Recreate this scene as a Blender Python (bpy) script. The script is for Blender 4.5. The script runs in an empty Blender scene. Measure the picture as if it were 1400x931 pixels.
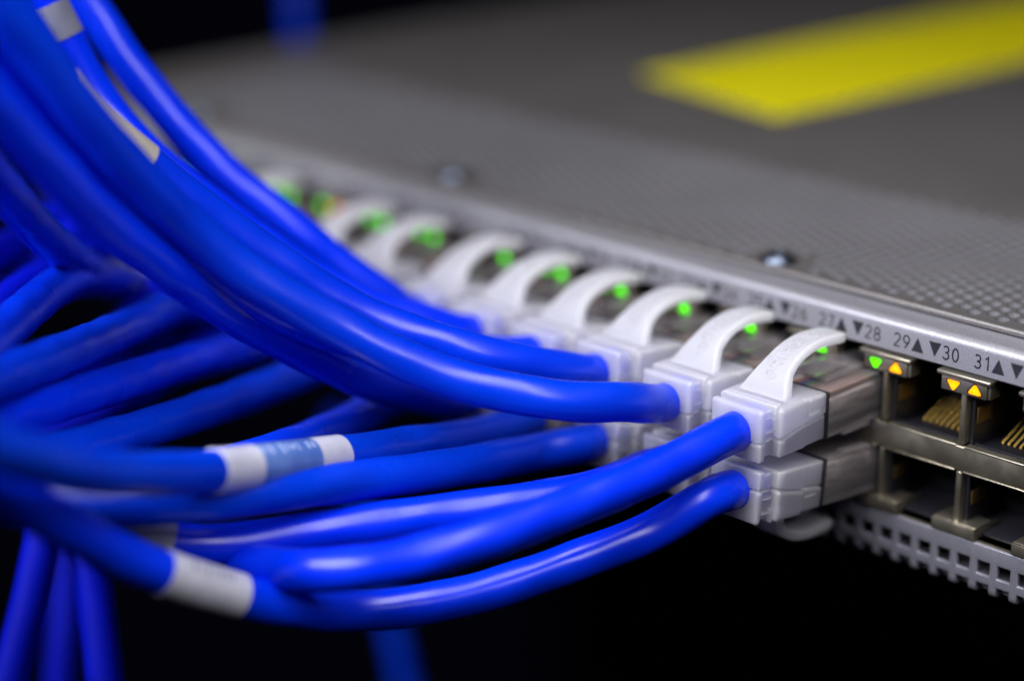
# Close-up of a rack network switch with blue patch cables.  All lengths below are in millimetres.
import bpy, bmesh, math, random
from mathutils import Vector, Matrix
random.seed(7)
S = 0.001
scn = bpy.context.scene
COL = scn.collection
PI = math.pi

# ------------------------------------------------------------------ materials
def new_mat(name):
    m = bpy.data.materials.new(name); m.use_nodes = True
    nt = m.node_tree; b = nt.nodes['Principled BSDF']
    return m, nt, b

def setp(b, **kw):
    names = dict(col='Base Color', rough='Roughness', metal='Metallic', ior='IOR', trans='Transmission Weight',
                 spec='Specular IOR Level', coat='Coat Weight', coatr='Coat Roughness', sss='Subsurface Weight',
                 sssr='Subsurface Radius', ssss='Subsurface Scale', emit='Emission Color', estr='Emission Strength')
    for k, v in kw.items():
        if k in ('col', 'emit'): v = (*v, 1.0)
        b.inputs[names[k]].default_value = v

def noise_bump(nt, b, scale, strength, dist=0.0001, detail=4, coords='Object'):
    tc = nt.nodes.new('ShaderNodeTexCoord'); n = nt.nodes.new('ShaderNodeTexNoise')
    n.inputs['Scale'].default_value = scale; n.inputs['Detail'].default_value = detail
    bp = nt.nodes.new('ShaderNodeBump'); bp.inputs['Strength'].default_value = strength; bp.inputs['Distance'].default_value = dist
    nt.links.new(tc.outputs[coords], n.inputs['Vector']); nt.links.new(n.outputs['Fac'], bp.inputs['Height'])
    nt.links.new(bp.outputs['Normal'], b.inputs['Normal'])
    return n, tc

def noise_to(nt, b, sock, scale, lo, hi, detail=3, stretch=None):
    tc = nt.nodes.new('ShaderNodeTexCoord'); n = nt.nodes.new('ShaderNodeTexNoise')
    n.inputs['Scale'].default_value = scale; n.inputs['Detail'].default_value = detail
    src = tc.outputs['Object']
    if stretch:
        mp = nt.nodes.new('ShaderNodeMapping'); mp.inputs['Scale'].default_value = stretch
        nt.links.new(src, mp.inputs['Vector']); src = mp.outputs['Vector']
    nt.links.new(src, n.inputs['Vector'])
    if isinstance(lo, tuple):
        r = nt.nodes.new('ShaderNodeValToRGB')
        r.color_ramp.elements[0].position = .3; r.color_ramp.elements[1].position = .7
        r.color_ramp.elements[0].color = (*lo, 1); r.color_ramp.elements[1].color = (*hi, 1)
        nt.links.new(n.outputs['Fac'], r.inputs['Fac']); nt.links.new(r.outputs['Color'], b.inputs[sock])
    else:
        r = nt.nodes.new('ShaderNodeMapRange')
        r.inputs['From Min'].default_value = .3; r.inputs['From Max'].default_value = .7
        r.inputs['To Min'].default_value = lo; r.inputs['To Max'].default_value = hi
        nt.links.new(n.outputs['Fac'], r.inputs['Value']); nt.links.new(r.outputs['Result'], b.inputs[sock])

M = {}
# blue PVC jacket
m, nt, b = new_mat('blue_pvc'); setp(b, col=(0.0, 0.02, 0.85), rough=.36, spec=.38, ior=1.5)
noise_to(nt, b, 'Base Color', 60, (0.0, 0.026, 0.60), (0.0, 0.040, 0.70)); noise_to(nt, b, 'Roughness', 90, .22, .36)
noise_bump(nt, b, 190, .08, .0006, 2); M['blue'] = m
oi = nt.nodes.new('ShaderNodeObjectInfo'); hs = nt.nodes.new('ShaderNodeHueSaturation'); rm = nt.nodes.new('ShaderNodeMapRange'); rh = nt.nodes.new('ShaderNodeMapRange')
rm.inputs['To Min'].default_value = .82; rm.inputs['To Max'].default_value = 1.15
rh.inputs['To Min'].default_value = .4975; rh.inputs['To Max'].default_value = .503
src = b.inputs['Base Color'].links[0].from_socket
nt.links.new(oi.outputs['Random'], rm.inputs['Value']); nt.links.new(rm.outputs['Result'], hs.inputs['Value'])
nt.links.new(oi.outputs['Random'], rh.inputs['Value']); nt.links.new(rh.outputs['Result'], hs.inputs['Hue'])
nt.links.new(src, hs.inputs['Color']); nt.links.new(hs.outputs['Color'], b.inputs['Base Color'])
m, nt, b = new_mat('shaded_blue_pvc'); setp(b, col=(0.0, 0.004, 0.40), rough=.6, spec=.08)
noise_to(nt, b, 'Base Color', 60, (0.0, 0.003, 0.34), (0.0, 0.005, 0.44)); M['shaded_blue'] = m  # same blue jacket darkened; the bundle's shadow is put into its colour
# silver metallic paint of the chassis
def paint(name, lo, hi, metal, rough, bump):
    m, nt, b = new_mat(name); setp(b, metal=metal, rough=rough)
    noise_to(nt, b, 'Base Color', 5200, lo, hi, 2); noise_to(nt, b, 'Roughness', 60, rough - .06, rough + .06)
    noise_bump(nt, b, 4200, bump, .00006, 2); return m
M['silver'] = paint('silver_paint', (.25, .25, .275), (.40, .40, .43), .55, .38, .55)
M['cover'] = paint('cover_paint', (.12, .113, .11), (.18, .17, .165), .5, .42, .35)
M['grille'] = paint('grille_shade_paint', (.15, .15, .18), (.22, .22, .26), .5, .40, .4)  # darker tone puts the light falloff low down into the paint
# tin plated jack shield
m, nt, b = new_mat('tin_plate'); setp(b, col=(.5, .47, .38), metal=.92, rough=.3)
noise_to(nt, b, 'Base Color', 70, (.28, .25, .19), (.42, .39, .31)); noise_to(nt, b, 'Roughness', 300, .27, .42)
noise_bump(nt, b, 900, .12, .0001, 3); M['tin'] = m
m, nt, b = new_mat('black_plastic'); setp(b, col=(.012, .012, .016), rough=.32); noise_bump(nt, b, 1500, .25, .00006); M['black'] = m
m, nt, b = new_mat('dark_interior'); setp(b, col=(.006, .006, .008), rough=.7)
noise_to(nt, b, 'Roughness', 80, .6, .8); M['dark'] = m
m, nt, b = new_mat('gold_contact'); setp(b, col=(.95, .62, .14), metal=.65, rough=.3); noise_to(nt, b, 'Roughness', 400, .16, .3); M['gold'] = m
m, nt, b = new_mat('brass_spring'); setp(b, col=(.26, .17, .06), metal=.9, rough=.42); noise_to(nt, b, 'Roughness', 300, .35, .5); M['brass'] = m
m, nt, b = new_mat('black_ink'); setp(b, col=(.012, .012, .018), rough=.5); noise_to(nt, b, 'Roughness', 900, .4, .6); M['ink'] = m
m, nt, b = new_mat('yellow_vinyl'); setp(b, col=(.6, .52, .0), rough=.5); noise_to(nt, b, 'Base Color', 40, (.58, .53, .0), (.66, .60, .0)); M['yellow'] = m
m, nt, b = new_mat('screw_steel'); setp(b, col=(.16, .19, .25), metal=1, rough=.34); noise_to(nt, b, 'Roughness', 300, .3, .42); M['screw'] = m
# frosted connector boot
def frost(name, c, edge, ftp, sc):
    """frosted moulding: milky scattering inside, rough refraction, edge highlights painted in paler"""
    m, nt, b = new_mat(name)
    setp(b, col=c, rough=.46, ior=1.4, sss=1.0, ssss=sc, sssr=(1.0, .97, 1.0), spec=.3)
    noise_bump(nt, b, 500, .12, .0001, 3)
    geo = nt.nodes.new('ShaderNodeNewGeometry')
    ed = nt.nodes.new('ShaderNodeMapRange'); ed.inputs['From Min'].default_value = .50; ed.inputs['From Max'].default_value = .545
    nt.links.new(geo.outputs['Pointiness'], ed.inputs['Value'])
    cm = nt.nodes.new('ShaderNodeMix'); cm.data_type = 'RGBA'
    cm.inputs['A'].default_value = (*c, 1); cm.inputs['B'].default_value = (*edge, 1)
    nt.links.new(ed.outputs['Result'], cm.inputs['Factor']); nt.links.new(cm.outputs['Result'], b.inputs['Base Color'])
    tl = nt.nodes.new('ShaderNodeBsdfTranslucent'); nt.links.new(cm.outputs['Result'], tl.inputs['Color'])
    gl = nt.nodes.new('ShaderNodeBsdfRefraction'); gl.inputs['Color'].default_value = (.93, .93, .97, 1); gl.inputs['Roughness'].default_value = .34; gl.inputs['IOR'].default_value = 1.08
    m1 = nt.nodes.new('ShaderNodeMixShader'); m1.inputs['Fac'].default_value = .42
    m2 = nt.nodes.new('ShaderNodeMixShader')
    fr = nt.nodes.new('ShaderNodeMapRange'); fr.inputs['To Min'].default_value = ftp; fr.inputs['To Max'].default_value = .08
    nt.links.new(ed.outputs['Result'], fr.inputs['Value']); nt.links.new(fr.outputs['Result'], m2.inputs['Fac'])
    out = nt.nodes['Material Output']
    nt.links.new(b.outputs['BSDF'], m1.inputs[1]); nt.links.new(tl.outputs['BSDF'], m1.inputs[2])
    nt.links.new(m1.outputs['Shader'], m2.inputs[1]); nt.links.new(gl.outputs['BSDF'], m2.inputs[2]); nt.links.new(m2.outputs['Shader'], out.inputs['Surface'])
    return m
M['boot'] = frost('frosted_boot', (.80, .80, .88), (1.0, 1.0, 1.0), .38, .006)
M['shell'] = frost('frosted_shell_shaded', (.62, .61, .68), (.88, .88, .93), .46, .006)  # clearer gray shell; shading of the downward halves also put in its colour
# clear polycarbonate plug: see-through body with glossy faces and faint milky moulding streaks
m, nt, b = new_mat('clear_polycarbonate'); setp(b, col=(.62, .56, .54), rough=.08, ior=1.55, coat=.5)
noise_to(nt, b, 'Base Color', 260, (.34, .32, .32), (.56, .54, .55), 2, (3, .5, 2)); noise_to(nt, b, 'Roughness', 120, .03, .09); noise_bump(nt, b, 350, .03, .0002, 2); M['clear'] = m
tp = nt.nodes.new('ShaderNodeBsdfTransparent'); tp.inputs['Color'].default_value = (.93, .90, .89, 1)
lw_ = nt.nodes.new('ShaderNodeLayerWeight'); lw_.inputs['Blend'].default_value = .35
mr = nt.nodes.new('ShaderNodeMapRange'); mr.inputs['To Min'].default_value = .13; mr.inputs['To Max'].default_value = .85
m2 = nt.nodes.new('ShaderNodeMixShader'); out = nt.nodes['Material Output']
nt.links.new(lw_.outputs['Fresnel'], mr.inputs['Value']); nt.links.new(mr.outputs['Result'], m2.inputs['Fac'])
nt.links.new(tp.outputs['BSDF'], m2.inputs[1]); nt.links.new(b.outputs['BSDF'], m2.inputs[2]); nt.links.new(m2.outputs['Shader'], out.inputs['Surface'])
m, nt, b = new_mat('plug_core'); setp(b, col=(.34, .28, .24), rough=.5)
noise_to(nt, b, 'Base Color', 330, (.22, .19, .18), (.66, .62, .62), 4, (6, .6, 3)); M['core'] = m
for nm, c in dict(wire_blue=(.02, .08, .6), wire_white=(.75, .75, .78), wire_orange=(.7, .25, .05), wire_green=(.05, .35, .1), wire_brown=(.25, .12, .06)).items():
    m, nt, b = new_mat(nm); setp(b, col=c, rough=.4); noise_to(nt, b, 'Roughness', 300, .33, .5); M[nm] = m
# label sleeves
m, nt, b = new_mat('white_label'); setp(b, col=(.62, .62, .68), rough=.25, coat=.5, coatr=.08); noise_to(nt, b, 'Base Color', 160, (.42, .43, .50), (.56, .57, .63)); M['label'] = m
m, nt, b = new_mat('gray_label'); setp(b, col=(.3, .31, .36), rough=.28, coat=.4); noise_to(nt, b, 'Base Color', 160, (.16, .17, .22), (.26, .27, .32)); M['gray'] = m
m, nt, b = new_mat('tan_label'); setp(b, col=(.62, .58, .50), rough=.4); noise_to(nt, b, 'Base Color', 160, (.36, .33, .28), (.44, .41, .35)); M['tan'] = m
m, nt, b = new_mat('clear_label_wrap'); setp(b, col=(.08, .17, .46), rough=.15, coat=1, coatr=.06); noise_to(nt, b, 'Base Color', 200, (.06, .13, .40), (.12, .22, .52)); M['wrap'] = m
m, nt, b = new_mat('label_print'); setp(b, col=(.34, .44, .66), rough=.35); noise_to(nt, b, 'Roughness', 200, .3, .4); M['print'] = m
def led(name, c, s):
    m, nt, b = new_mat(name); setp(b, col=c, rough=.3, emit=c, estr=s)
    tc = nt.nodes.new('ShaderNodeTexCoord'); vd = nt.nodes.new('ShaderNodeVectorMath'); vd.operation = 'DISTANCE'
    vd.inputs[1].default_value = (.5, .5, .45); mp_ = nt.nodes.new('ShaderNodeVectorMath'); mp_.operation = 'MULTIPLY'; mp_.inputs[1].default_value = (1, 0, 1)
    nt.links.new(tc.outputs['Generated'], mp_.inputs[0]); vd.inputs[1].default_value = (.5, 0, .45)
    nt.links.new(mp_.outputs['Vector'], vd.inputs[0])
    r = nt.nodes.new('ShaderNodeMapRange'); r.inputs['From Min'].default_value = .0; r.inputs['From Max'].default_value = .55
    r.inputs['To Min'].default_value = s * 1.35; r.inputs['To Max'].default_value = s * .55
    nt.links.new(vd.outputs['Value'], r.inputs['Value']); nt.links.new(r.outputs['Result'], b.inputs['Emission Strength']); M[name] = m
led('led_green', (.10, .95, .0), 1.05); led('led_amber', (1.0, .33, .0), .95)

# ------------------------------------------------------------------ mesh helpers
class MB:
    def __init__(s): s.bm = bmesh.new()
    def hexa(s, pts, bev=0, seg=2, mi=0):
        """8 corners: bottom loop 4 then top loop 4"""
        t = bmesh.new()
        v = [t.verts.new(p) for p in pts]
        for f in ((0, 3, 2, 1), (4, 5, 6, 7), (0, 1, 5, 4), (1, 2, 6, 5), (2, 3, 7, 6), (3, 0, 4, 7)):
            t.faces.new([v[i] for i in f])
        if bev: bmesh.ops.bevel(t, geom=list(t.edges), offset=bev, segments=seg, profile=.5, affect='EDGES')
        for f in t.faces: f.material_index = mi
        s.join(t); return s
    def box(s, x0, x1, y0, y1, z0, z1, bev=0, seg=2, mi=0):
        return s.hexa([(x0, y0, z0), (x1, y0, z0), (x1, y1, z0), (x0, y1, z0), (x0, y0, z1), (x1, y0, z1), (x1, y1, z1), (x0, y1, z1)], bev, seg, mi)
    def join(s, t):
        bmesh.ops.recalc_face_normals(t, faces=list(t.faces))
        mp = {}
        for v in t.verts: mp[v] = s.bm.verts.new(v.co)
        for f in t.faces:
            try:
                g = s.bm.faces.new([mp[v] for v in f.verts]); g.material_index = f.material_index
            except ValueError: pass
        t.free()
    def extrude_x(s, prof, x0, x1, seg=1, mi=0):
        """closed (y,z) profile swept along x"""
        t = bmesh.new(); rings = []
        for i in range(seg + 1):
            x = x0 + (x1 - x0) * i / seg
            rings.append([t.verts.new((x, y, z)) for y, z in prof])
        n = len(prof)
        for a, bb in zip(rings, rings[1:]):
            for i in range(n): t.faces.new((a[i], a[(i + 1) % n], bb[(i + 1) % n], bb[i]))
        t.faces.new(rings[0]); t.faces.new(rings[-1][::-1])
        for f in t.faces: f.material_index = mi
        s.join(t); return s
    def tube(s, pts, r, n=10, mi=0, rfun=None):
        pts = [Vector(p) for p in pts]
        t = bmesh.new(); rings = []
        tan = [(pts[min(i + 1, len(pts) - 1)] - pts[max(i - 1, 0)]).normalized() for i in range(len(pts))]
        up = Vector((0, 0, 1)) if abs(tan[0].z) < .9 else Vector((1, 0, 0))
        nrm = (up - tan[0] * up.dot(tan[0])).normalized()
        d = 0
        for i, p in enumerate(pts):
            if i: d += (p - pts[i - 1]).length
            nrm = (nrm - tan[i] * nrm.dot(tan[i])).normalized(); bi = tan[i].cross(nrm)
            ring = []
            for k in range(n):
                a = 2 * PI * k / n
                rr = r if rfun is None else rfun(d, a)
                ring.append(t.verts.new(p + (nrm * math.cos(a) + bi * math.sin(a)) * rr))
            rings.append(ring)
        for a, bb in zip(rings, rings[1:]):
            for k in range(n): t.faces.new((a[k], a[(k + 1) % n], bb[(k + 1) % n], bb[k]))
        t.faces.new(rings[0][::-1]); t.faces.new(rings[-1])
        for f in t.faces: f.material_index = mi
        s.join(t); return s
    def lathe(s, prof, c, n=24, mi=0):
        t = bmesh.new(); rings = []
        for r, z in prof: rings.append([t.verts.new((c[0] + r * math.cos(2 * PI * k / n), c[1] + r * math.sin(2 * PI * k / n), c[2] + z)) for k in range(n)])
        for a, bb in zip(rings, rings[1:]):
            for k in range(n): t.faces.new((a[k], a[(k + 1) % n], bb[(k + 1) % n], bb[k]))
        t.faces.new(rings[0]); t.faces.new(rings[-1])
        for f in t.faces: f.material_index = mi
        s.join(t); return s
    def mesh(s, name, smooth=True, angle=35):
        me = bpy.data.meshes.new(name)
        for v in s.bm.verts: v.co *= S
        s.bm.to_mesh(me); s.bm.free()
        if smooth:
            for p in me.polygons: p.use_smooth = True
            me.set_sharp_from_angle(angle=math.radians(angle))
        return me

def link(name, me, mats, parent=None, label=None):
    o = bpy.data.objects.new(name, me); COL.objects.link(o)
    for mm in ([mats] if not isinstance(mats, (list, tuple)) else mats):
        if mm.name not in [x.name for x in me.materials if x]: me.materials.append(mm)
    if parent: o.parent = parent
    if label: o['label'] = label
    return o

def thing(name, label, cat, loc=(0, 0, 0), group=None, rot=(0, 0, 0)):
    o = bpy.data.objects.new(name, None); COL.objects.link(o)
    o.empty_display_size = .005
    o.location = Vector(loc) * S; o.rotation_euler = rot
    o['label'] = label; o['category'] = cat
    if group: o['group'] = group
    return o

def smooth_path(P, step=1.0):
    P = [Vector(p) for p in P]
    P = [P[0] * 2 - P[1]] + P + [P[-1] * 2 - P[-2]]
    out = []
    for i in range(1, len(P) - 2):
        p0, p1, p2, p3 = P[i - 1:i + 3]
        t0 = 0; t1 = t0 + (p1 - p0).length ** .5; t2 = t1 + (p2 - p1).length ** .5; t3 = t2 + (p3 - p2).length ** .5
        n = max(2, int((p2 - p1).length / step))
        for k in range(n):
            t = t1 + (t2 - t1) * k / n
            A1 = p0 * ((t1 - t) / (t1 - t0)) + p1 * ((t - t0) / (t1 - t0))
            A2 = p1 * ((t2 - t) / (t2 - t1)) + p2 * ((t - t1) / (t2 - t1))
            A3 = p2 * ((t3 - t) / (t3 - t2)) + p3 * ((t - t2) / (t3 - t2))
            B1 = A1 * ((t2 - t) / (t2 - t0)) + A2 * ((t - t0) / (t2 - t0))
            B2 = A2 * ((t3 - t) / (t3 - t1)) + A3 * ((t - t1) / (t3 - t1))
            out.append(B1 * ((t2 - t) / (t2 - t1)) + B2 * ((t - t1) / (t2 - t1)))
    out.append(P[-2])
    for _ in range(6):      # take the kinks out
        out = [out[0], out[1]] + [(out[i - 1] + out[i] * 2 + out[i + 1]) / 4 for i in range(2, len(out) - 1)] + [out[-1]]
    return out

# ------------------------------------------------------------------ stroke lettering (height 1)
def arc(cx, cy, rx, ry, a0, a1, n=10):
    return [(cx + rx * math.cos(math.radians(a0 + (a1 - a0) * i / n)), cy + ry * math.sin(math.radians(a0 + (a1 - a0) * i / n))) for i in range(n + 1)]
G = {
 '0': [arc(.28, .5, .24, .48, 90, 450, 22)],
 '1': [[(.12, .78), (.34, 1), (.34, 0)]],
 '2': [arc(.28, .73, .24, .26, 165, -35, 12) + [(.04, .02), (.54, .02)]],
 '3': [arc(.27, .75, .22, .24, 150, -90, 12) + [(.2, .51)], arc(.27, .27, .25, .26, 90, -155, 12)],
 '4': [[(.4, 0), (.4, 1), (.02, .28), (.56, .28)]],
 '5': [[(.5, .98), (.12, .98), (.08, .58)] + arc(.27, .32, .26, .32, 120, -145, 12)],
 '6': [[(.42, 1), (.12, .55)] + arc(.29, .3, .25, .29, 150, -210, 18)],
 '7': [[(.04, .98), (.53, .98), (.2, 0)]],
 '8': [arc(.28, .75, .21, .23, -90, 270, 18), arc(.28, .27, .25, .26, 90, 450, 18)],
 '9': [[(.16, 0), (.46, .45)] + arc(.29, .7, .25, .29, -30, 330, 18)],
 'O': [arc(.34, .5, .32, .48, 90, 450, 22)],
 'R': [[(.06, 0), (.06, 1), (.3, 1)] + arc(.32, .75, .24, .25, 90, -90, 8) + [(.06, .5)], [(.3, .5), (.56, 0)]],
 'T': [[(.0, .98), (.6, .98)], [(.3, .98), (.3, 0)]],
 'N': [[(.06, 0), (.06, 1), (.54, 0), (.54, 1)]],
 'I': [[(.1, 0), (.1, 1)]],
 'C': [arc(.34, .5, .3, .48, 45, 315, 16)],
 'S': [arc(.28, .74, .22, .24, 30, 270, 10) + arc(.28, .26, .24, .24, 90, -150, 10)],
}
ADV = {'1': .62, 'I': .34, 'O': .84, 'C': .78}
def ribbon(pts, w):
    L, Rr = [], []
    for i, p in enumerate(pts):
        a = pts[max(i - 1, 0)]; c = pts[min(i + 1, len(pts) - 1)]
        d1 = Vector(p) - Vector(a) if i else Vector(c) - Vector(p)
        d2 = Vector(c) - Vector(p) if i < len(pts) - 1 else d1
        d1 = d1.normalized() if d1.length else d2.normalized(); d2 = d2.normalized() if d2.length else d1
        n1 = Vector((-d1.y, d1.x)); n2 = Vector((-d2.y, d2.x)); nn = (n1 + n2)
        nn = nn.normalized() if nn.length > .1 else n1
        k = w / max(.5, nn.dot(n1))
        L.append(Vector(p) + nn * k); Rr.append(Vector(p) - nn * k)
    return L, Rr
def text_faces(txt, h, w, place, mb, skirt=None, gap=0):
    """place(u,v,h)->3D; u along the line, v up"""
    u0 = 0
    for ch in txt:
        for st in G.get(ch, []):
            L, Rr = ribbon([(x * h + u0, y * h) for x, y in st], w)
            t = bmesh.new()
            a = [t.verts.new(place(p.x, p.y, 1)) for p in L]; bq = [t.verts.new(place(p.x, p.y, 1)) for p in Rr]
            for i in range(len(a) - 1): t.faces.new((a[i], bq[i], bq[i + 1], a[i + 1]))
            if skirt:
                a2 = [t.verts.new(place(p.x, p.y, 0)) for p in L]; b2 = [t.verts.new(place(p.x, p.y, 0)) for p in Rr]
                for i in range(len(a) - 1):
                    t.faces.new((a[i], a[i + 1], a2[i + 1], a2[i])); t.faces.new((bq[i], b2[i], b2[i + 1], bq[i + 1]))
            mb.join(t)
        u0 += (ADV.get(ch, .7)) * h + gap
    return u0

# ------------------------------------------------------------------ the network switch
def colx(k):            # centre of port column k (1..24), numbers 2k-1 and 2k
    return (k - 14) * 14 - (4.5 if k <= 8 else 0) + (4.5 if k >= 17 else 0)
K1 = 18
switch = thing('network_switch', 'silver rack network switch with numbered port strip, perforated top cover and rows of ports', 'network switch', (0, 0, -36.4))
ZB = 36.4 * S
def part(name, mb, mats, parent=None, label=None, angle=35, smooth=True):
    o = link(name, mb.mesh(name, smooth, angle), mats, parent or switch, label)
    if parent is None: o.location.z = ZB
    return o

XL, XR, YB = -224., 224., 330.
c = MB()
c.box(XL, XL + 1, 1.2, YB, -36.3, 3.1); c.box(XR - 1, XR, 1.2, YB, -36.3, 3.1); c.box(XL + 1, XR - 1, YB - 1, YB, -36.3, 3.1)
c.box(XL + 1, XR - 1, 9, YB - 1, -36.4, -35.6)
chassis = part('chassis', c, M['cover'])
d = MB(); d.box(XL + 2, XR - 2, 15, 16, -35.4, 2.0); d.box(XL + 2, XR - 2, 16.2, 64, -1.5, -1.0)
part('dark_hole_backing', d, M['dark'])  # added black sheets so the holes look dark inside
# blank faceplates left and right of the ports, their shade painted in as black
for x0, x1 in ((XL + 1, colx(1) - 8.5), (colx(K1) + 8.5, XR - 1)):
    f = MB(); f.box(x0, x1, .9, 1.9, -35, -2.2, .2); part('blank_faceplate', f, M['black'])

# label strip: rounded lip with the port numbers
prof = [(0, -2.0), (0, 1.55)]
prof += [(1.35 - 1.35 * math.cos(a), 1.55 + 1.4 * math.sin(a)) for a in [math.radians(x) for x in (12, 24, 36, 48, 60, 72, 84, 90)]]
prof += [(7.0, 2.95), (7.0, 2.1), (1.3, 2.1), (.9, 1.7), (.9, -2.0)]
strip = part('label_strip', MB().extrude_x(prof, XL, XR, 60), M['silver'], angle=25)
ink = MB()
for k in range(1, K1 + 1):
    x = colx(k)
    def tri(cx, up):
        t = bmesh.new(); z0, z1 = (-1.15, 1.15) if up else (1.15, -1.15)
        t.faces.new([t.verts.new(p) for p in ((cx - 1.1, -.025, z0), (cx + 1.1, -.025, z0), (cx, -.025, z1))]); ink.join(t)
    tri(x - 1.5, True); tri(x + 1.55, False)
    for n, side in ((2 * k - 1, -1), (2 * k, 1)):
        s_ = str(n); h = 2.05; wd = sum(ADV.get(q, .7) for q in s_) * h + .2 * (len(s_) - 1) - .14 * h
        u0 = x + (-2.95 - wd if side < 0 else 2.95)
        text_faces(s_, h, .135, lambda u, v, q, u0=u0: (u0 + u, -.025, v - 1.05), ink, gap=.2)
part('port_numbers', ink, M['ink'], strip, smooth=False)

# top cover: front hem, perforated field, plain sheet behind
cv = MB()
hem = [(5.7, 3.05), (5.45, 3.3), (5.45, 3.75), (5.65, 4.05), (6.0, 4.15), (6.5, 4.1), (7.0, 4.0), (7.2, 4.0), (7.2, 3.05)]
cv.extrude_x(hem, XL, XR, 60)
CX, CY, RH = 2.5, 2.88, 1.13
FX0, FX1, FY0, NY = -200., 85., 7.2, 17
FY1 = FY0 + NY * CY + CY / 2
SCREWS = [(-176.5, 10.0), (-99.0, 10.0), (-21.5, 9.4), (56, 9.4)]
def quadp(x0, x1, y0, y1, z=4.0): return [(x0, y0, z), (x1, y0, z), (x1, y1, z), (x0, y1, z)]
pf = bmesh.new()
def addf(pts): pf.faces.new([pf.verts.new(p) for p in pts])
NS = 14
nx = int((FX1 - FX0) / CX)
for i in range(nx):
    x0 = FX0 + i * CX; x1 = x0 + CX; off = CY / 2 if i % 2 else 0
    if off: addf(quadp(x0, x1, FY0, FY0 + off))
    else: addf(quadp(x0, x1, FY1 - CY / 2, FY1))
    for j in range(NY):
        y0 = FY0 + off + j * CY; y1 = y0 + CY; cx, cy = (x0 + x1) / 2, (y0 + y1) / 2
        if any((cx - sx) ** 2 + (cy - sy) ** 2 < 6.2 ** 2 for sx, sy in SCREWS): addf(quadp(x0, x1, y0, y1)); continue
        inn, out, low = [], [], []
        for q in range(NS):
            a = 2 * PI * (q + .5) / NS; ca, sa = math.cos(a), math.sin(a)
            sc = 1 / max(abs(ca) / (CX / 2), abs(sa) / (CY / 2))
            inn.append(pf.verts.new((cx + RH * ca, cy + RH * sa, 4.0))); out.append((cx + sc * ca, cy + sc * sa))
            low.append(pf.verts.new((cx + RH * ca, cy + RH * sa, 3.2)))
        corners = {0: (x1, y0), 1: (x1, y1), 2: (x0, y1), 3: (x0, y0)}
        ov = [pf.verts.new((*p, 4.0)) for p in out]
        def side(p):
            return 0 if abs(p[0] - x1) < 1e-6 else 2 if abs(p[0] - x0) < 1e-6 else 1 if abs(p[1] - y1) < 1e-6 else 3
        for q in range(NS):
            r = (q + 1) % NS
            sA, sB = side(out[q]), side(out[r])
            vs = [inn[q], ov[q]]
            if sA != sB:
                cc = {(0, 1): (x1, y1), (1, 2): (x0, y1), (2, 3): (x0, y0), (3, 0): (x1, y0)}[(sA, sB)]
                vs.append(pf.verts.new((*cc, 4.0)))
            vs += [ov[r], inn[r]]
            pf.faces.new(vs); pf.faces.new((inn[q], inn[r], low[r], low[q])).material_index = 1
for f_ in pf.faces:
    f_.normal_update()
    if abs(f_.normal.z) > .5 and f_.normal.z < 0: f_.normal_flip()
mp = {}
for v in pf.verts: mp[v] = cv.bm.verts.new(v.co)
for f_ in pf.faces: cv.bm.faces.new([mp[v] for v in f_.verts]).material_index = f_.material_index
pf.free()
def flat(x0, x1, y0, y1): cv.box(x0, x1, y0, y1, 3.1, 4.0)
flat(XL, FX0, FY0, FY1); flat(FX1, XR, FY0, FY1); flat(XL, XR, FY1, YB)
cover = part('top_cover', cv, [M['cover'], M['silver']], angle=25)  # hole walls take the brighter paint, their lit look put into the colour
for sx, sy in SCREWS:
    sm = MB(); sm.lathe([(2.7, 0), (2.75, .25), (2.45, .8), (1.7, 1.25), (1.0, 1.4), (.9, .9), (.01, .8)], (sx, sy, 4.0))
    sm.lathe([(3.3, 0), (3.3, .18), (2.7, .2), (2.69, .01)], (sx, sy, 4.0))
    part('screw', sm, M['screw'])
# yellow sticker on the cover
t = MB(); Y = [(-85.8, 91.8), (-77.0, 300.0), (-128.0, 306.0), (-136.9, 105.4)]
t.hexa([(*p, 4.01) for p in Y] + [(*p, 4.22) for p in Y])
part('sticker', t, M['yellow'], label='plain yellow sticker on the top cover')

# ventilated lower strip: square holes, bent under along the second row
g = bmesh.new()
PX, HW = 3.53, 1.08
prof_s = []       # (y,z) along the sheet from top to under-fold
def sheet(sv):
    z0 = -35.5
    if sv <= -28.3 - z0 + 0: pass
    L0 = 28.3 - 28.3
    d_ = sv
    flat_len = 35.3 - 28.3
    R_ = 1.0
    if d_ <= flat_len: return (-.05, -28.3 - d_)
    a = (d_ - flat_len) / R_
    if a <= PI / 2: return (-.05 + R_ - R_ * math.cos(a), -35.3 - R_ * math.sin(a))
    return (-.05 + R_ + (d_ - flat_len - R_ * PI / 2), -36.3)
def rowq(x0, x1, s0, s1, n=1):
    for i in range(n):
        a, bq = s0 + (s1 - s0) * i / n, s0 + (s1 - s0) * (i + 1) / n
        ya, za = sheet(a); yb, zb = sheet(bq)
        g.faces.new([g.verts.new(p) for p in ((x0, ya, za), (x1, ya, za), (x1, yb, zb), (x0, yb, zb))])
rows = [(2.62, 4.72), (6.15, 8.6)]
X0 = 5.38 - PX * 62; nh = 86
stops = [0, 2.62, 4.72, 6.2, 9.6, 16]
for i in range(nh):
    cx = X0 + i * PX; a0, a1, b0, b1 = cx - PX / 2, cx - HW, cx + HW, cx + PX / 2
    for j in range(5):
        n = 1 if j in (0, 1, 2) else 8 if j == 3 else 1
        rowq(a0, a1, stops[j], stops[j + 1], n); rowq(b0, b1, stops[j], stops[j + 1], n)
        if j in (0, 2, 4): rowq(a1, b0, stops[j], stops[j + 1], n)
bmesh.ops.remove_doubles(g, verts=list(g.verts), dist=.01)
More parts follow.
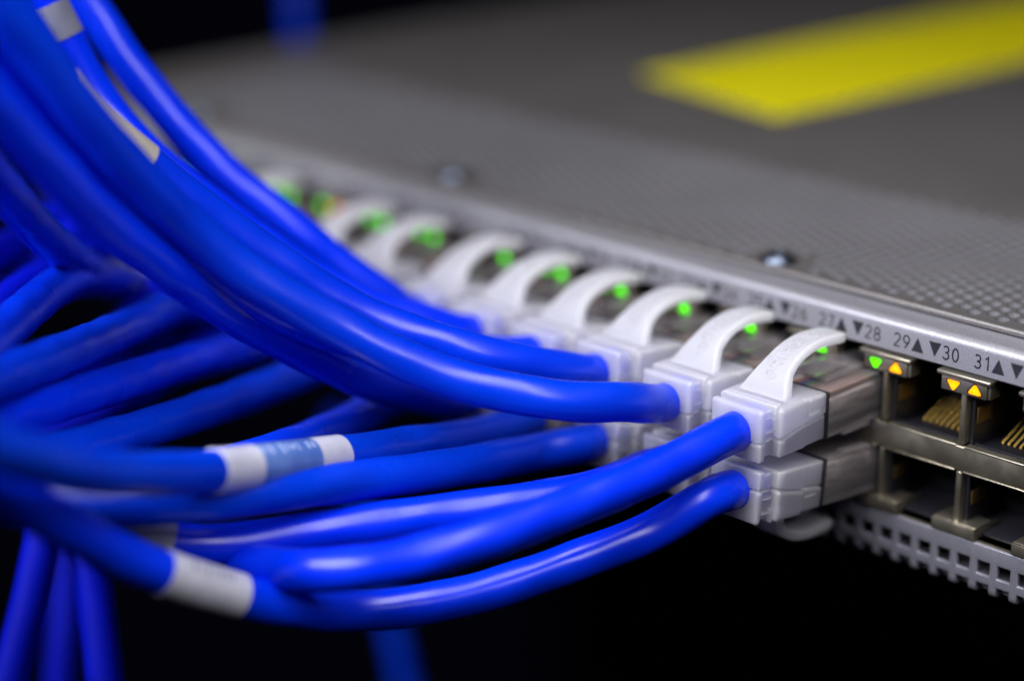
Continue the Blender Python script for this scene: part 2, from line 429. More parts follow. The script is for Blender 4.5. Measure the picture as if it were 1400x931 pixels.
for f_ in g.faces: f_.normal_update()
bmesh.ops.recalc_face_normals(g, faces=list(g.faces))
# round the hole corners a little
hole_edges = [v for v in g.verts if v.is_boundary]
gm = MB(); gm.bm.free(); gm.bm = g
go = part('vent_strip', gm, M['grille'])
sol = go.modifiers.new('thick', 'SOLIDIFY'); sol.thickness = .9 * S; sol.offset = -1
bv = go.modifiers.new('soft', 'BEVEL'); bv.width = .22 * S; bv.segments = 2; bv.limit_method = 'ANGLE'; bv.angle_limit = math.radians(50)
# end plates closing the strip to the chassis width
for xs, xe in ((XL + 1, X0 - PX / 2), (X0 + (nh - .5) * PX, XR - 1)):
    e = MB(); e.box(xs, xe, -.05, .85, -36.3, -28.3); part('strip_end', e, M['grille'])

# port blocks
YS = .4
def tri_prism(mb, cx, cz, up, r, y0, y1):
    pts = []
    for q in range(3):
        a = math.radians(90 + 120 * q) if up else math.radians(-90 + 120 * q)
        # rounded corners
        for da in (-24, 0, 24):
            rr = r * (1.0 if da == 0 else .9); aa = a + math.radians(da * .55)
            pts.append((cx + 1.18 * rr * math.cos(aa), cz + rr * .95 * math.sin(aa)))
    t = bmesh.new()
    A = [t.verts.new((x, y0, z)) for x, z in pts]; Bv = [t.verts.new((x, y1, z)) for x, z in pts]
    t.faces.new(A); t.faces.new(Bv[::-1])
    for i in range(9): t.faces.new((A[i], A[(i + 1) % 9], Bv[(i + 1) % 9], Bv[i]))
    mb.join(t)
def post_block(ks):
    sh = MB(); xs = [colx(k) for k in ks]; posts = [xs[0] - 7] + [x + 7 for x in xs]
    for i, px in enumerate(posts):
        sh.box(px - .5, px + .5, YS - .25, YS + 8, -13.7, -4.2, .25, 3)      # upper divider
        sh.box(px - .5, px + .5, YS - .15, YS + 8, -28.0, -18.0, .25, 3)     # lower divider
        l, r = (-.62 if i == 0 else -3.9), (.62 if i == len(posts) - 1 else 3.9)
        if i == 0: r = 3.9; l = -.7
        sh.box(px + l, px + r, YS - .45, YS + .15, -5.65, -3.45, .08)          # light plate
        sh.box(px + l - .7, px + r + .8, YS - .95, YS + 1.2, -3.35, -2.6, .25, 3)  # folded roof
        sh.box(px + r - .02, px + r + .5, YS - .1, YS + 2.6, -5.6, -3.4, .08)
        # lower latch bracket: front tongue and the fold running inward
        sh.box(px + l * .97, px + r * .97, YS - .9, YS - .3, -28.1, -26.2, .15)
        sh.box(px + l * .97, px + r * .97, YS - .32, YS + 4.2, -26.62, -26.12, .12)
        sh.box(px + l * .97 - .02, px + l * .97 + .4, YS - .3, YS + 6, -28.0, -26.5, .1)
        sh.box(px + r * .97 - .4, px + r * .97 + .02, YS - .3, YS + 6, -28.0, -26.5, .1)
    a, bq = posts[0] - .6, posts[-1] + .6
    sh.box(a, bq, YS - .3, YS + .5, -17.85, -13.9, .22, 3)                     # middle web
    sh.box(a, bq, YS - .2, YS + .6, -28.75, -28.2, .1)
    for x in xs:                                                               # rolled lips of the openings
        sh.box(x - 6.3, x + 6.3, YS - .42, YS + 1.2, -14.1, -13.72, .17, 3)
        sh.box(x - 6.3, x + 6.3, YS - .38, YS + 1.0, -18.05, -17.72, .15, 3)
    blk = part('port_block', sh, M['tin'], angle=40)
    ho = MB()
    for x in xs:
        for z0, z1 in ((-15.4, -2.9), (-28.0, -16.8)):
            x0, x1 = x - 6.35, x + 6.35
            lo = -14.35 if z0 > -20 else -27.2; hi = -3.0 if z0 > -20 else -17.6
            ho.box(x0, x1, 12.5, 13.5, lo, hi)
            ho.box(x0, x1, YS + 1.4, 12.5, lo - .5, lo, .05); ho.box(x0, x1, YS + 1.4, 12.5, hi, hi + .4, .05)
            ho.box(x0 - .05, x0 + .5, YS + 1.2, 12.5, lo, hi); ho.box(x1 - .5, x1 + .05, YS + 1.2, 12.5, lo, hi)
        ho.box(x - 5.8, x + 5.8, YS + 1.6, YS + 2.1, -14.3, -13.6, .12)
    link('port_housing', ho.mesh('port_housing'), M['black'], blk)
    return blk, xs, posts
AMBER_UP = {6, 15, 16, 17, 18}; AMBER_DN = {15, 16, 17, 18}
for ks in (range(1, 9), range(9, 17), range(17, K1 + 1)):
    ks = list(ks); blk, xs, posts = post_block(ks)
    for k, x in zip(ks, xs):
        for up, px in ((True, x - 7 + 1.85), (False, x + 7 - 1.85)):
            if not up and k == K1: continue
            base = MB(); tri_prism(base, px, -4.52 + (-.08 if up else .08), up, 1.22, YS - .50, YS - .40)
            lw = link('light_window', base.mesh('light_window', False), M['black'], blk)
            l2 = MB(); tri_prism(l2, px + .1, -4.55 + (-.1 if up else .1), up, 1.02, YS - .58, YS - .46)
            amber = k in (AMBER_UP if up else AMBER_DN)
            link('indicator_light', l2.mesh('indicator_light', False), M['led_amber' if amber else 'led_green'], blk, 'glowing amber triangle' if amber else 'glowing green triangle')
        if k >= 15:
            pn = MB()
            for q in range(8):
                cx = x - 3.57 + q * 1.02
                pn.tube([(cx, 6.3, -14.3), (cx, 6.6, -14.0), (cx, 7.4, -13.75), (cx, 10.0, -12.7), (cx, 12.0, -11.8)], .2, 6)
            link('contact_pins', pn.mesh('contact_pins'), M['gold'], blk)
            sp = MB(); sp.box(x - 5.85, x - 5.6, 2.2, 6.2, -10.6, -8.0, .1); sp.box(x - 5.85, x - 5.6, 2.2, 6.2, -23.6, -21.4, .1)
            link('side_spring', sp.mesh('side_spring'), M['brass'], blk)

# ------------------------------------------------------------------ patch cable connectors (local: plug axis = -y, centre z=0, shield face y=0)
def melt(me, vox=.13):
    """fuse the overlapping solids of a moulded piece into one skin"""
    o = bpy.data.objects.new('boot', me); COL.objects.link(o)
    r = o.modifiers.new('fuse', 'REMESH'); r.mode = 'VOXEL'; r.voxel_size = vox * S
    q = o.modifiers.new('soften', 'SMOOTH'); q.factor = .5; q.iterations = 2
    dg = bpy.context.evaluated_depsgraph_get()
    out = bpy.data.meshes.new_from_object(o.evaluated_get(dg)); out.name = 'boot'
    bpy.data.objects.remove(o); 
    for p in out.polygons: p.use_smooth = True
    return out
def boot_meshes(low):
    zs = -1 if low else 1
    def Z(a): return a * zs
    up = MB(); dn = up
    def hx(x, y0, y1, zb0, zb1, zt0, zt1, bev, xt=None, seg=3):
        xt = x if xt is None else xt
        P = [(-x, y0, Z(zb0)), (x, y0, Z(zb0)), (x, y1, Z(zb1)), (-x, y1, Z(zb1)), (-xt, y0, Z(zt0)), (xt, y0, Z(zt0)), (xt, y1, Z(zt1)), (-xt, y1, Z(zt1))]
        up.hexa(P, bev, seg)
    # upper shell
    hx(4.75, -27.0, -25.7, -1.0, -.9, 4.2, 4.25, .45)
    hx(4.35, -25.8, -23.4, -.8, -.7, 3.75, 3.8, .15)
    hx(5.9, -23.7, -17.2, -.9, .35, 4.05, 4.15, .55)
    hx(5.0, -23.95, -23.35, 2.0, 2.0, 4.35, 4.35, .2)
    hx(4.6, -22.9, -22.4, 2.0, 2.0, 4.32, 4.32, .15)
    hx(5.72, -17.3, -12.6, -.1, .5, 3.85, 3.8, .4)
    for sx in (-1, 1):       # little frame on each flank of the neck
        x0, x1 = sorted((sx * 4.3, sx * 4.7))
        for (y0, y1, z0, z1) in ((-25.8, -23.6, 2.6, 2.9), (-25.8, -23.6, .3, .65)):
            P = sorted((Z(z0), Z(z1))); up.box(x0, x1, y0, y1, P[0], P[1], .08)
        x0, x1 = sorted((sx * 5.6, sx * 6.02)); P = sorted((Z(1.2), Z(1.5))); up.box(x0, x1 if sx > 0 else x1, -17.0, -14.4, P[0], P[1], .08)
    body = melt(up.mesh('boot', True, 40))
    # lower shell
    up = MB(); dn = up
    hx(4.62, -26.95, -25.6, -3.95, -3.9, -1.12, -1.0, .3)
    hx(4.3, -25.7, -23.5, -3.3, -3.3, -.9, -.8, .15)
    hx(5.7, -23.6, -17.35, -3.7, -3.7, -1.02, .2, .35)
    hx(5.55, -17.45, -12.65, -3.6, -3.55, -.2, .38, .3)
    for sx in (-1, 1):
        x0, x1 = sorted((sx * 5.3, sx * 5.85)); P = sorted((Z(-3.3), Z(-1.2))); up.box(x0, x1, -23.2, -22.4, P[0], P[1], .15)
    shell = melt(up.mesh('lower_shell', True, 40))
    # latch cover: arched strap
    path = [(-20.2, 3.6), (-19.6, 4.6), (-18.6, 6.25), (-17.1, 7.65), (-15.2, 8.75), (-13.0, 9.5), (-10.5, 9.9), (-8.0, 9.9), (-5.6, 9.65), (-3.7, 9.35)]
    wid = [4.4, 3.5, 2.75, 2.5, 2.4, 2.35, 2.32, 2.3, 2.3, 2.28]; thk = [1.2, 1.0, .86, .8, .78, .77, .77, .78, .8, .84]
    P3 = smooth_path([(0, y, z) for y, z in path], .5)
    n = len(P3); st = bmesh.new(); rings = []; fr = []
    for i, p in enumerate(P3):
        tn = (P3[min(i + 1, n - 1)] - P3[max(i - 1, 0)]).normalized(); nr = Vector((0, -tn.z, tn.y))
        f_ = i / (n - 1) * (len(wid) - 1); j = min(int(f_), len(wid) - 2); q = f_ - j
        w = wid[j] * (1 - q) + wid[j + 1] * q; th = thk[j] * (1 - q) + thk[j + 1] * q
        if i > n - 3: w -= .1 * (i - n + 3); th -= .05 * (i - n + 3)
        fr.append((p, tn, nr, w, th)); b_ = .28
        sec = [(-w, -th + b_), (-w + b_, -th), (w - b_, -th), (w, -th + b_), (w, th - b_), (w - .1, th - .1), (w - b_, th), (w - .5, th - .03), (-w + .5, th - .03), (-w + b_, th), (-w + .1, th - .1), (-w, th - b_)]
        rings.append([st.verts.new((a, (p + nr * h).y, Z((p + nr * h).z))) for a, h in sec])
    for a, bq in zip(rings, rings[1:]):
        for k in range(len(a)): st.faces.new((a[k], a[(k + 1) % len(a)], bq[(k + 1) % len(a)], bq[k]))
    st.faces.new(rings[0]); st.faces.new(rings[-1][::-1])
    sm = MB(); sm.join(st)
    if not low:
        L = [0]
        for i in range(1, n): L.append(L[-1] + (P3[i] - P3[i - 1]).length)
        def place(u, v, h):
            s_ = 2.6 + u
            i = next((q for q in range(1, n) if L[q] >= s_), n - 1)
            q = (s_ - L[i - 1]) / (L[i] - L[i - 1]); p = P3[i - 1].lerp(P3[i], q); nr = fr[i][2]; th = fr[i][4]
            co = p + nr * (th - .05 + (.15 if h else 0)); return (.95 - v, co.y, co.z)
        text_faces('ORTRONICS', 1.9, .16, place, sm, skirt=True, gap=.1)
    strap = sm.mesh('latch_cover', True, 40)
    return body, strap, shell
def plug_meshes(low):
    zs = -1 if low else 1
    pl = MB()
    def bx(x0, x1, y0, y1, z0, z1, bev):
        a, c_ = sorted((z0 * zs, z1 * zs)); pl.box(x0, x1, y0, y1, a, c_, bev)
    bx(-5.8, 5.8, -12.2, 8.0, -3.7, 3.75, .3)
    bx(-3.0, 3.0, -9, 7, 3.7, 4.5, .15)
    bx(-2.0, 2.0, -10.5, -2, 4.6, 5.4, .2)
    for sx in (-1, 1): bx(sx * 5.0 - .8, sx * 5.0 + .8, -8, -1.5, -4.3, -3.65, .15)
    plug = pl.mesh('plug')
    co = MB(); a, c_ = sorted((-2.4 * zs, 1.6 * zs)); co.box(-4.6, 4.6, -11.2, 6.5, a, c_, .3)
    core = co.mesh('plug_core')
    w = MB()
    for q in range(8): w.tube([(-3.57 + 1.02 * q, -12, 2.35 * zs), (-3.57 + 1.02 * q, 6, 2.35 * zs)], .45, 8, mi=q)
    wires = w.mesh('wire_row')
    r = MB(); r.box(-5.84, 5.84, -12.62, -12.22, -3.72, 3.78, .05)  # black plate drawn in for the shadow line between boot and plug
    return plug, core, wires, r.mesh('gap_shade_plate')
MESH = {lo: (*boot_meshes(lo), *plug_meshes(lo)) for lo in (False, True)}
WIRE_MATS = [M[q] for q in ('wire_white', 'wire_orange', 'wire_white', 'wire_blue', 'wire_white', 'wire_green', 'wire_white', 'wire_brown')]

CABLES = {
 'u27': [[-2.3,-41.5,-12.44],[-5.59,-56.25,-14.5],[-9.27,-71.18,-16.13],[-15.65,-81.54,-18.2],[-23.85,-87.61,-19.98],[-35.51,-88.63,-22.7],[-49.33,-88.54,-24.83],[-63.98,-88.41,-25.17],[-77.69,-89.43,-23.61],[-92.72,-91.39,-21.28],[-161.33,-100.34,-10.64]],
 'l28': [[-4.62,-38.51,-23.12],[-11.31,-50.07,-27.02],[-17.41,-61.96,-29.72],[-23.03,-71.1,-30.82],[-27.42,-78.33,-30.51],[-29.12,-87.48,-27.35],[-31.33,-101.14,-20.11],[-33.27,-110.59,-13.99],[-34.03,-118.59,-7.31],[-34.59,-125.26,-1.4],[-36.65,-132.54,6.38],[-49.94,-179.5,56.56]],
 'l26': [[-13.24,-41.87,-18.42],[-19.24,-54.16,-19.06],[-25.09,-63.25,-19.55],[-30.13,-72.85,-19.72],[-34.33,-80.21,-20.08],[-39.16,-88.24,-20.52],[-43.02,-94.88,-20.07],[-45.81,-99.56,-17.79],[-48.44,-103.58,-14.48],[-51.61,-107.66,-10.15],[-58.26,-111.65,-4.63],[-64.37,-115.47,0.12],[-113.93,-146.45,38.65]],
 'l24': [[-30.97,-36.01,-19.07],[-31.03,-50.13,-17.2],[-32.16,-62.43,-15.58],[-33.73,-73.68,-13.98],[-35.0,-84.62,-12.33],[-37.45,-94.15,-11.5],[-40.56,-102.82,-10.67],[-46.0,-110.78,-9.68],[-53.08,-119.66,-7.21],[-95.72,-173.14,7.67]],
 'l22': [[-40.69,-40.79,-18.11],[-39.34,-55.86,-14.96],[-37.8,-69.42,-12.19],[-36.57,-83.2,-9.22],[-35.29,-95.48,-6.37],[-32.15,-108.24,-2.14],[-27.76,-121.85,3.92],[-23.88,-133.92,11.13],[-23.35,-141.38,16.24],[-19.25,-199.03,55.73]],
 'l20': [[-55.03,-35.18,-17.01],[-55.15,-47.62,-11.55],[-55.35,-57.06,-5.91],[-55.0,-67.0,0.62],[-54.38,-76.58,7.36],[-53.5,-84.57,13.77],[-51.52,-99.09,26.04],[-48.44,-109.08,36.13],[-45.76,-117.19,44.74],[-43.94,-123.67,52.31],[-31.36,-168.45,104.62]],
 'l18': [[-66.25,-33.91,-18.99],[-60.77,-45.98,-18.19],[-54.86,-60.08,-16.3],[-50.23,-72.4,-14.28],[-48.27,-84.69,-12.84],[-50.45,-95.91,-12.99],[-55.4,-107.24,-13.83],[-62.37,-116.81,-13.02],[-103.48,-173.26,-8.24]],
 'l16': [[-83.02,-38.07,-17.6],[-75.59,-56.52,-15.51],[-67.58,-76.84,-12.28],[-60.39,-94.89,-8.84],[-56.43,-110.65,-6.35],[-56.28,-121.98,-5.36],[-55.36,-191.71,0.73]],
 'l14': [[-95.42,-40.84,-16.22],[-80.3,-67.23,-9.34],[-68.53,-88.93,-4.4],[-58.97,-107.33,-0.4],[-54.52,-116.83,1.66],[-49.8,-126.01,3.82],[-18.47,-186.94,18.16]],
 'l12': [[-105.52,-47.81,-9.72],[-84.25,-73.78,-2.33],[-66.05,-97.55,3.59],[-53.48,-115.78,7.87],[-45.19,-127.01,10.79],[-4.5,-182.13,25.12]],
 'l10': [[-124.47,-43.65,-11.35],[-108.04,-64.35,-1.6],[-91.1,-81.63,4.89],[-73.4,-99.73,8.12],[-60.56,-112.89,9.97],[-50.84,-123.62,10.94],[-3.95,-175.38,15.62]],
 'l8': [[-132.87,-38.72,-14.71],[-108.26,-64.12,-0.67],[-85.36,-86.48,13.93],[-66.9,-105.45,29.26],[-57.69,-116.73,39.44],[-21.41,-161.17,79.55]],
 'u9': [[-129.27,-22.52,-10.26],[-123.07,-35.16,-2.86],[-120.38,-47.43,9.5],[-118.75,-59.4,24.71],[-118.1,-69.96,38.63],[-117.78,-80.0,48.16],[-116.16,-130.76,96.34]],
 'u25': [[-12.61,-38.05,-5.58],[-15.34,-46.08,-4.17],[-20.94,-52.43,-2.62],[-27.36,-57.93,-0.72],[-33.37,-63.74,2.81],[-38.7,-68.68,6.71],[-44.7,-76.24,12.77],[-50.12,-83.89,20.56],[-51.18,-92.39,29.93],[-50.71,-100.67,39.67],[-50.52,-107.82,49.25],[-50.12,-113.94,57.43],[-50.63,-118.47,64.61],[-54.83,-155.75,123.71]],
 'u23': [[-29.15,-36.35,-4.93],[-32.3,-44.18,-2.23],[-38.37,-50.48,0.39],[-46.29,-57.94,4.45],[-53.22,-65.99,11.43],[-58.51,-73.68,18.87],[-62.87,-82.64,27.93],[-65.26,-91.25,36.72],[-64.94,-97.46,44.88],[-65.3,-102.51,53.75],[-64.8,-106.77,62.46],[-61.2,-137.48,125.26]],
 'u21': [[-44.56,-32.1,-7.52],[-46.39,-43.06,-4.78],[-48.04,-53.65,-1.64],[-50.74,-65.57,4.05],[-53.31,-75.51,10.48],[-53.89,-84.24,18.36],[-55.82,-93.74,27.47],[-56.46,-102.79,37.9],[-55.92,-110.77,48.16],[-55.53,-115.95,55.18],[-52.4,-157.47,111.45]],
 'u19': [[-57.96,-33.86,-5.1],[-62.14,-41.16,-2.25],[-68.3,-48.03,2.47],[-75.8,-55.05,9.67],[-83.18,-61.68,17.45],[-89.33,-66.21,23.93],[-95.22,-69.8,31.78],[-98.21,-72.2,39.22],[-100.18,-74.12,45.51],[-102.38,-76.06,52.26],[-104.44,-79.33,59.06],[-122.88,-108.6,119.92]],
 'u17': [[-69.64,-32.92,-3.7],[-74.76,-39.45,2.69],[-79.73,-44.4,8.94],[-87.94,-50.37,16.68],[-95.46,-55.09,25.61],[-102.4,-58.98,35.05],[-109.18,-62.13,45.66],[-115.0,-64.68,55.55],[-149.66,-79.86,114.44]],
 'u15': [[-97.73,-25.49,-10.58],[-98.85,-35.94,-5.14],[-95.81,-48.76,5.35],[-93.7,-63.03,14.78],[-91.62,-76.0,26.96],[-90.72,-87.22,39.01],[-89.92,-96.55,49.0],[-85.83,-144.25,100.07]],
 'u13': [[-113.07,-21.44,-10.65],[-114.16,-30.49,-5.46],[-109.38,-44.83,4.48],[-105.2,-59.16,15.66],[-103.27,-72.22,27.96],[-101.75,-82.74,40.19],[-99.35,-90.89,49.32],[-85.88,-136.63,100.56]],
}
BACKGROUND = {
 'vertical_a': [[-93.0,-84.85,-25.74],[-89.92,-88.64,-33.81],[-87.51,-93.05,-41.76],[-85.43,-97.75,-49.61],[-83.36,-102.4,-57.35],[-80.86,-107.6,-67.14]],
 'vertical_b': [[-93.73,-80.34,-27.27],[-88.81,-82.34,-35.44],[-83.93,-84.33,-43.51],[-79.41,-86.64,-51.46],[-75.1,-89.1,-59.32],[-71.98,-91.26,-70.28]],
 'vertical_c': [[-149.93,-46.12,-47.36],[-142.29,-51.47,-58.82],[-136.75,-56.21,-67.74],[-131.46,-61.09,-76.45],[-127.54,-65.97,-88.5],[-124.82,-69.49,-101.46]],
 'behind_a': [[-114.99,-88.55,-21.89],[-112.0,-73.21,-17.97],[-111.38,-58.49,-13.52],[-113.33,-45.89,-8.13],[-115.83,-32.17,0.73]],
 'behind_b': [[-104.36,-95.43,-27.22],[-103.07,-79.61,-24.97],[-103.13,-63.39,-22.19],[-103.79,-47.29,-18.43],[-103.26,-29.52,-13.66]],
 'behind_c': [[-122.59,-82.82,-9.72],[-122.44,-68.21,-4.54],[-125.6,-56.75,1.0],[-128.76,-44.83,7.49]],
 'behind_d': [[-119.82,-86.38,-29.06],[-116.41,-69.57,-26.06],[-114.67,-53.71,-21.57],[-113.5,-38.26,-16.76],[-108.38,-25.35,-12.98]],
 'behind_e': [[-69.87,-112.89,4.49],[-80.64,-100.97,5.05],[-95.49,-86.76,3.38],[-113.04,-68.9,-0.66],[-125.67,-49.25,-1.89],[-126.47,-35.52,3.45]],
 'behind_f': [[-107.12,-90.73,3.75],[-121.1,-75.61,2.14],[-134.28,-60.28,-0.71],[-141.95,-44.15,2.18]],
 'far_low': [[-182.56,49.56,-75.65],[-172.01,48.9,-98.92],[-164.79,48.11,-115.53],[-158.72,46.98,-130.49],[-152.4,46.09,-145.44],[-145.43,45.06,-162.06]],
 'far_top': [[-281.66,123.21,34.8],[-277.96,119.48,19.38],[-273.97,116.04,3.96],[-272.31,114.94,-7.98],[-270.94,114.42,-24.3],[-268.42,113.05,-44.76]],
}
TILT = {'u27': 0, 'u25': 2, 'u23': 4.5, 'u21': 3.4, 'u19': 4, 'u17': 5, 'u15': 4.5, 'u13': 4.5, 'u9': 4.5}
def jacket_fun(seed):
    r = random.Random(seed); p1, p2, p3 = [r.uniform(0, 6.28) for _ in range(3)]; L1, L2 = r.uniform(24, 32), r.uniform(11, 15)
    return lambda d, a: 3.0 + .034 * math.cos(2 * (a - 2 * PI * d / L1 + p1)) + .035 * math.cos(3 * a + 2 * PI * d / L2 + p2) +   .022 * math.sin(2 * PI * d / 9.0 + p3)

def sleeve(path, inv, i0, i1, root, mats, segs, label=None, marks=False):
    sub = [inv @ (p * S) / S for p in path[i0:i1]]
    mb = MB(); n = len(sub)
    mb.tube(sub, 3.2, 28)
    mb.bm.faces.ensure_lookup_table()
    for k, f_ in enumerate(mb.bm.faces):
        q = min(n - 2, k // 28) / max(1, n - 2)
        f_.material_index = 1 if segs and segs[0] < q < segs[1] else 0
    o = link('label_sleeve', mb.mesh('label_sleeve'), mats, root, label)
    if marks:
        t = MB(); rr = random.Random(3)
        for q in range(9):
            j = int(n * (.30 + .45 * q / 9)); p = sub[j]; tn = (sub[j + 1] - sub[j]).normalized()
            up = Vector((.45, -.25, .85)); up = (up - tn * up.dot(tn)).normalized(); sd = tn.cross(up)
            hgt = rr.uniform(.14, .3); w_ = rr.uniform(.12, .3)
            P = []
            for a_ in (-hgt, -hgt / 3, hgt / 3, hgt):
                rad = (up * math.cos(a_) + sd * math.sin(a_)) * 3.24
                P.append((p + rad - tn * w_, p + rad + tn * w_))
            bmq = bmesh.new(); V = [[bmq.verts.new(c_) for c_ in pr] for pr in P]
            for v0, v1 in zip(V, V[1:]): bmq.faces.new((v0[0], v0[1], v1[1], v1[0]))
            t.join(bmq)
        link('label_print', t.mesh('label_print'), M['print'] if segs else M['gray'], o)
    return o

LABELS = {
 'u27': 'blue cable of the nearest frosted upper connector, beside the plate with one green light',
 'l28': 'lowest blue patch cable, wrapped with a bright white label at the bottom left',
 'l26': 'blue patch cable with a half hidden small white label, curving behind the nearest upper cable',
 'l24': 'unlabelled blue patch cable running just below the one with the long blue and white label',
 'l22': 'blue patch cable with a long blue and white label and a clear bootless plug',
 'l20': 'blue patch cable forming the shaded lower edge of the diagonal bundle',
 'l18': 'short stretch of blue patch cable glimpsed just above the long blue and white label',
 'l16': 'blurred blue patch cable at left, lowest of the fan, above the black gap',
 'l14': 'blurred blue patch cable at left with a wide highlight, second lowest of the fan',
 'l12': 'blurred blue patch cable at left, third lowest of the fan, below the bent one',
 'l10': 'blurred blue patch cable at left bending steeply down, topmost of the fan',
 'l8': 'blurred blue patch cable at the left frame edge descending just below the diagonal bundle',
 'u25': 'blue patch cable on top of the diagonal bundle with a thick sharp end',
 'u23': 'blue patch cable of the diagonal bundle carrying a narrow tan label',
 'u21': 'blue patch cable just below the highlighted topmost one in the diagonal bundle',
 'u19': 'blue patch cable of the diagonal bundle carrying a gray label near the top frame edge',
 'u17': 'rightmost blue patch cable of the diagonal bundle, outlined against the switch cover',
 'u15': 'blue patch cable behind the diagonal bundle, under the third farthest frosted latch arch',
 'u13': 'blue patch cable behind the diagonal bundle, under the second farthest frosted latch arch',
 'u9': 'blue patch cable behind the diagonal bundle, its latch arch the farthest one, half hidden',
}
for key, pts in CABLES.items():
    low = key[0] == 'l'; num = int(key[1:]); k = (num + 1) // 2; x = colx(k)
    tilt = math.radians(5.5 if low else TILT[key]); zc = -21.85 if low else -9.85
    bare = key == 'l22'
    loc = Vector((x, 0, zc))
    root = thing('patch_cable', LABELS[key], 'network cable', loc, 'blue patch cables plugged into the switch', (-tilt, 0, random.uniform(-.012, .012)))
    Mw = Matrix.Translation(loc * S) @ root.rotation_euler.to_matrix().to_4x4(); inv = Mw.inverted()
    body, strap, shell, plug, core, wires, gap_shade = MESH[low]
    yoff = 0
    if bare: yoff = -14.5
    else:
        bo = link('boot', body, M['shell' if low else 'boot'], root)
        link('latch_cover', strap, M['shell' if low else 'boot'], bo); link('lower_shell' if not low else 'upper_shell', shell, M['boot' if low else 'shell'], bo)
    pg = link('plug', plug, M['clear'], root); pg.location.y = yoff * S
    link('plug_core', core, M['core'], pg); link('wire_row', wires, WIRE_MATS, pg)
    if not bare: link('gap_shade_plate', gap_shade, M['dark'], pg)
    ys = -26.5 if bare else -22
    st = [Mw @ (Vector((0, ys, 0)) * S) / S, Mw @ (Vector((0, -29.0 if bare else -26.0, 0)) * S) / S, Mw @ (Vector((0, -32.0, .1)) * S) / S]
    if bare: st = st[:2]
    elif not low: st = [st[0], Mw @ (Vector((0, -28.0, 0)) * S) / S]
    path = smooth_path(st + [Vector(p) for p in pts], 1.0)
    mb = MB(); mb.tube([inv @ (p * S) / S for p in path], 3.0, 28, rfun=jacket_fun(num))
    link('cable_jacket', mb.mesh('cable_jacket', True, 60), M['blue'], root)
    def idx(i): # index on the path nearest to control point i
        q = Vector(pts[i]); return min(range(len(path)), key=lambda j: (path[j] - q).length)
    def between(i, f0, f1, j=None):
        a, b_ = idx(i), idx(i + 1); return a + int((b_ - a) * f0), a + int((b_ - a) * f1)
    if key == 'l22':
        a, b_ = idx(2), idx(4); d_ = b_ - a; a += int(d_ * .10); b_ += int(d_ * .06)
        sleeve(path, inv, a, b_, root, [M['label'], M['wrap']], (.25, .72), 'white label with a blue middle', True)
    if key == 'l28': a = idx(5); b_ = idx(7); sleeve(path, inv, a + int((b_ - a) * .36), a + int((b_ - a) * .86), root, [M['label']], None, 'bright white label', True)
    if key == 'l26': a = idx(6); b_ = idx(8); sleeve(path, inv, a + int((b_ - a) * .22), b_ + int((b_ - a) * .04), root, [M['gray']], None, 'white label')
    if key == 'u23': a = idx(6); b_ = idx(8); sleeve(path, inv, a + int((b_ - a) * .12), b_ - int((b_ - a) * .12), root, [M['tan']], None, 'tan label')
    if key == 'u19': a = idx(7) + int((idx(8) - idx(7)) * .45); b_ = idx(8) + int((idx(9) - idx(8)) * .35); sleeve(path, inv, a, b_, root, [M['gray']], None, 'gray label')

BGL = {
 'vertical_a': ('blurred shaded blue cable hanging straight down at the lower left frame edge', 'blue cables hanging down at the lower left'),
 'vertical_b': ('blurred shaded blue cable hanging down, rightmost of those at the lower left', 'blue cables hanging down at the lower left'),
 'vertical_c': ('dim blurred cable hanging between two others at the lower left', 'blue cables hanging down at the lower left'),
 'behind_a': ('dim blue cable glimpsed in the dark gaps behind the fan of cables at left', 'dim cables behind the fan at left'), 'behind_b': ('dim blue cable glimpsed in the dark gaps behind the fan of cables at left', 'dim cables behind the fan at left'),
 'behind_e': ('dim blue cable glimpsed in the dark gaps behind the fan of cables at left', 'dim cables behind the fan at left'), 'behind_f': ('dim blue cable glimpsed in the dark gaps behind the fan of cables at left', 'dim cables behind the fan at left'),
 'behind_c': ('dim blue cable glimpsed in the dark gaps behind the fan of cables at left', 'dim cables behind the fan at left'), 'behind_d': ('dim blue cable glimpsed in the dark gaps behind the fan of cables at left', 'dim cables behind the fan at left'),
 'far_low': ('very blurred dark blue cable below the lowest patch cable at the bottom of the picture', None),
 'far_top': ('very blurred dark blue cable standing behind the far corner of the switch', None),
}
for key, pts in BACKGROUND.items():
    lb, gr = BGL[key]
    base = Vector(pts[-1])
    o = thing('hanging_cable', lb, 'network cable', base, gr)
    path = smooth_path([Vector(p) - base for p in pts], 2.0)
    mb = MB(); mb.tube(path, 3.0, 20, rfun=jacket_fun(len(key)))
    link('cable_jacket', mb.mesh('cable_jacket', True, 60), M['shaded_blue'] if gr else M['blue'], o)

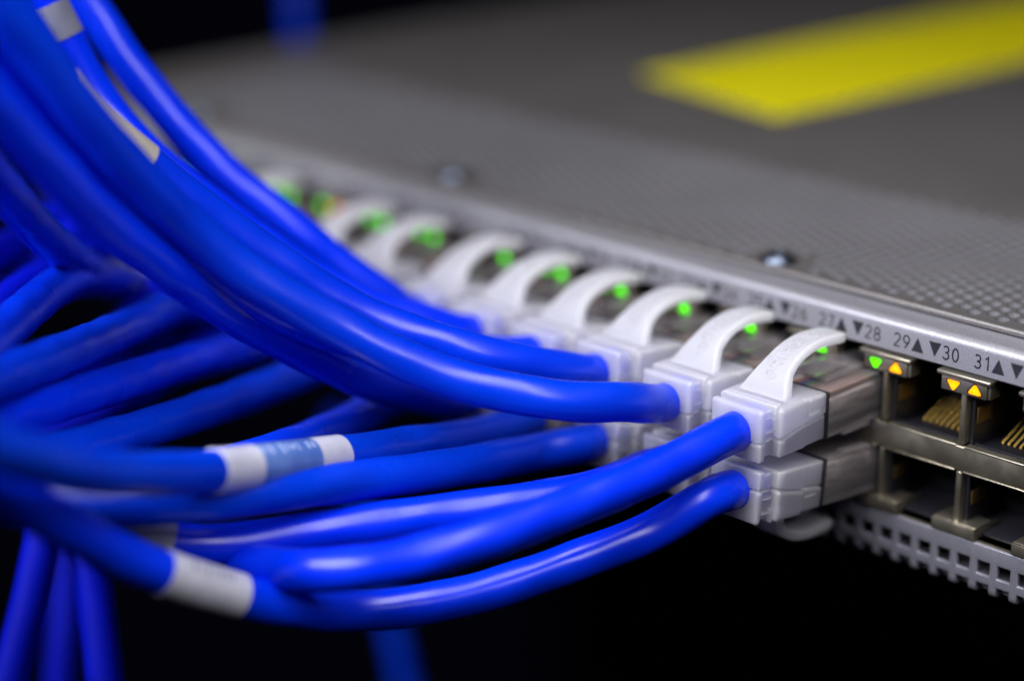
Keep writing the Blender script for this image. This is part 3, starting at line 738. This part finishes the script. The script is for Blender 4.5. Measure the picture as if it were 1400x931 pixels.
# dark back of the rack
bk = MB(); bk.box(-1500, 1500, 1500, 1510, -1200, 1200)
bo = link('backdrop', bk.mesh('backdrop'), M['dark']); bo['kind'] = 'structure'

# ------------------------------------------------------------------ light
w = bpy.data.worlds.new('World'); scn.world = w; w.use_nodes = True
w.node_tree.nodes['Background'].inputs['Color'].default_value = (.35, .4, 1.0, 1)
w.node_tree.nodes['Background'].inputs['Strength'].default_value = .0022
def area(name, loc, target, sx, sy, power, col, spread=180):
    l = bpy.data.lights.new(name, 'AREA'); l.shape = 'RECTANGLE'; l.size = sx * S; l.size_y = sy * S; l.energy = power; l.color = col
    o = bpy.data.objects.new(name, l); COL.objects.link(o); o.location = Vector(loc) * S
    o.rotation_euler = (Vector(target) - Vector(loc)).to_track_quat('-Z', 'Y').to_euler(); l.spread = math.radians(spread); return o
area('key_light', (-110, -450, 330), (-20, -40, 5), 360, 140, .64, (.95, .95, 1.0), 50)
area('overhead_tube', (130, -120, 300), (10, -50, 0), 90, 420, 1.05, (.98, .95, 1.0), 140)

# ------------------------------------------------------------------ camera
CAM = {'rot': [1.242386, 0.001065, 0.785213], 'pos': [178.176, -251.465, 101.27], 'lens': 73.26}
cd = bpy.data.cameras.new('Camera'); cam = bpy.data.objects.new('Camera', cd); COL.objects.link(cam)
cam.location = Vector(CAM['pos']) * S; cam.rotation_euler = CAM['rot']
cd.sensor_fit = 'HORIZONTAL'; cd.sensor_width = 36; cd.lens = CAM['lens']; cd.clip_start = .005; cd.clip_end = 20
cd.dof.use_dof = True; cd.dof.focus_distance = .306; cd.dof.aperture_fstop = 4.7; cd.dof.aperture_blades = 0
scn.camera = cam
scn.render.engine = 'CYCLES'
scn.cycles.use_denoising = True
scn.cycles.max_bounces = 10; scn.cycles.transmission_bounces = 10; scn.cycles.caustics_reflective = False; scn.cycles.caustics_refractive = True
scn.view_settings.view_transform = 'Standard'; scn.view_settings.look = 'None'; scn.view_settings.exposure = 0
scn.render.resolution_x = 1024; scn.render.resolution_y = 680
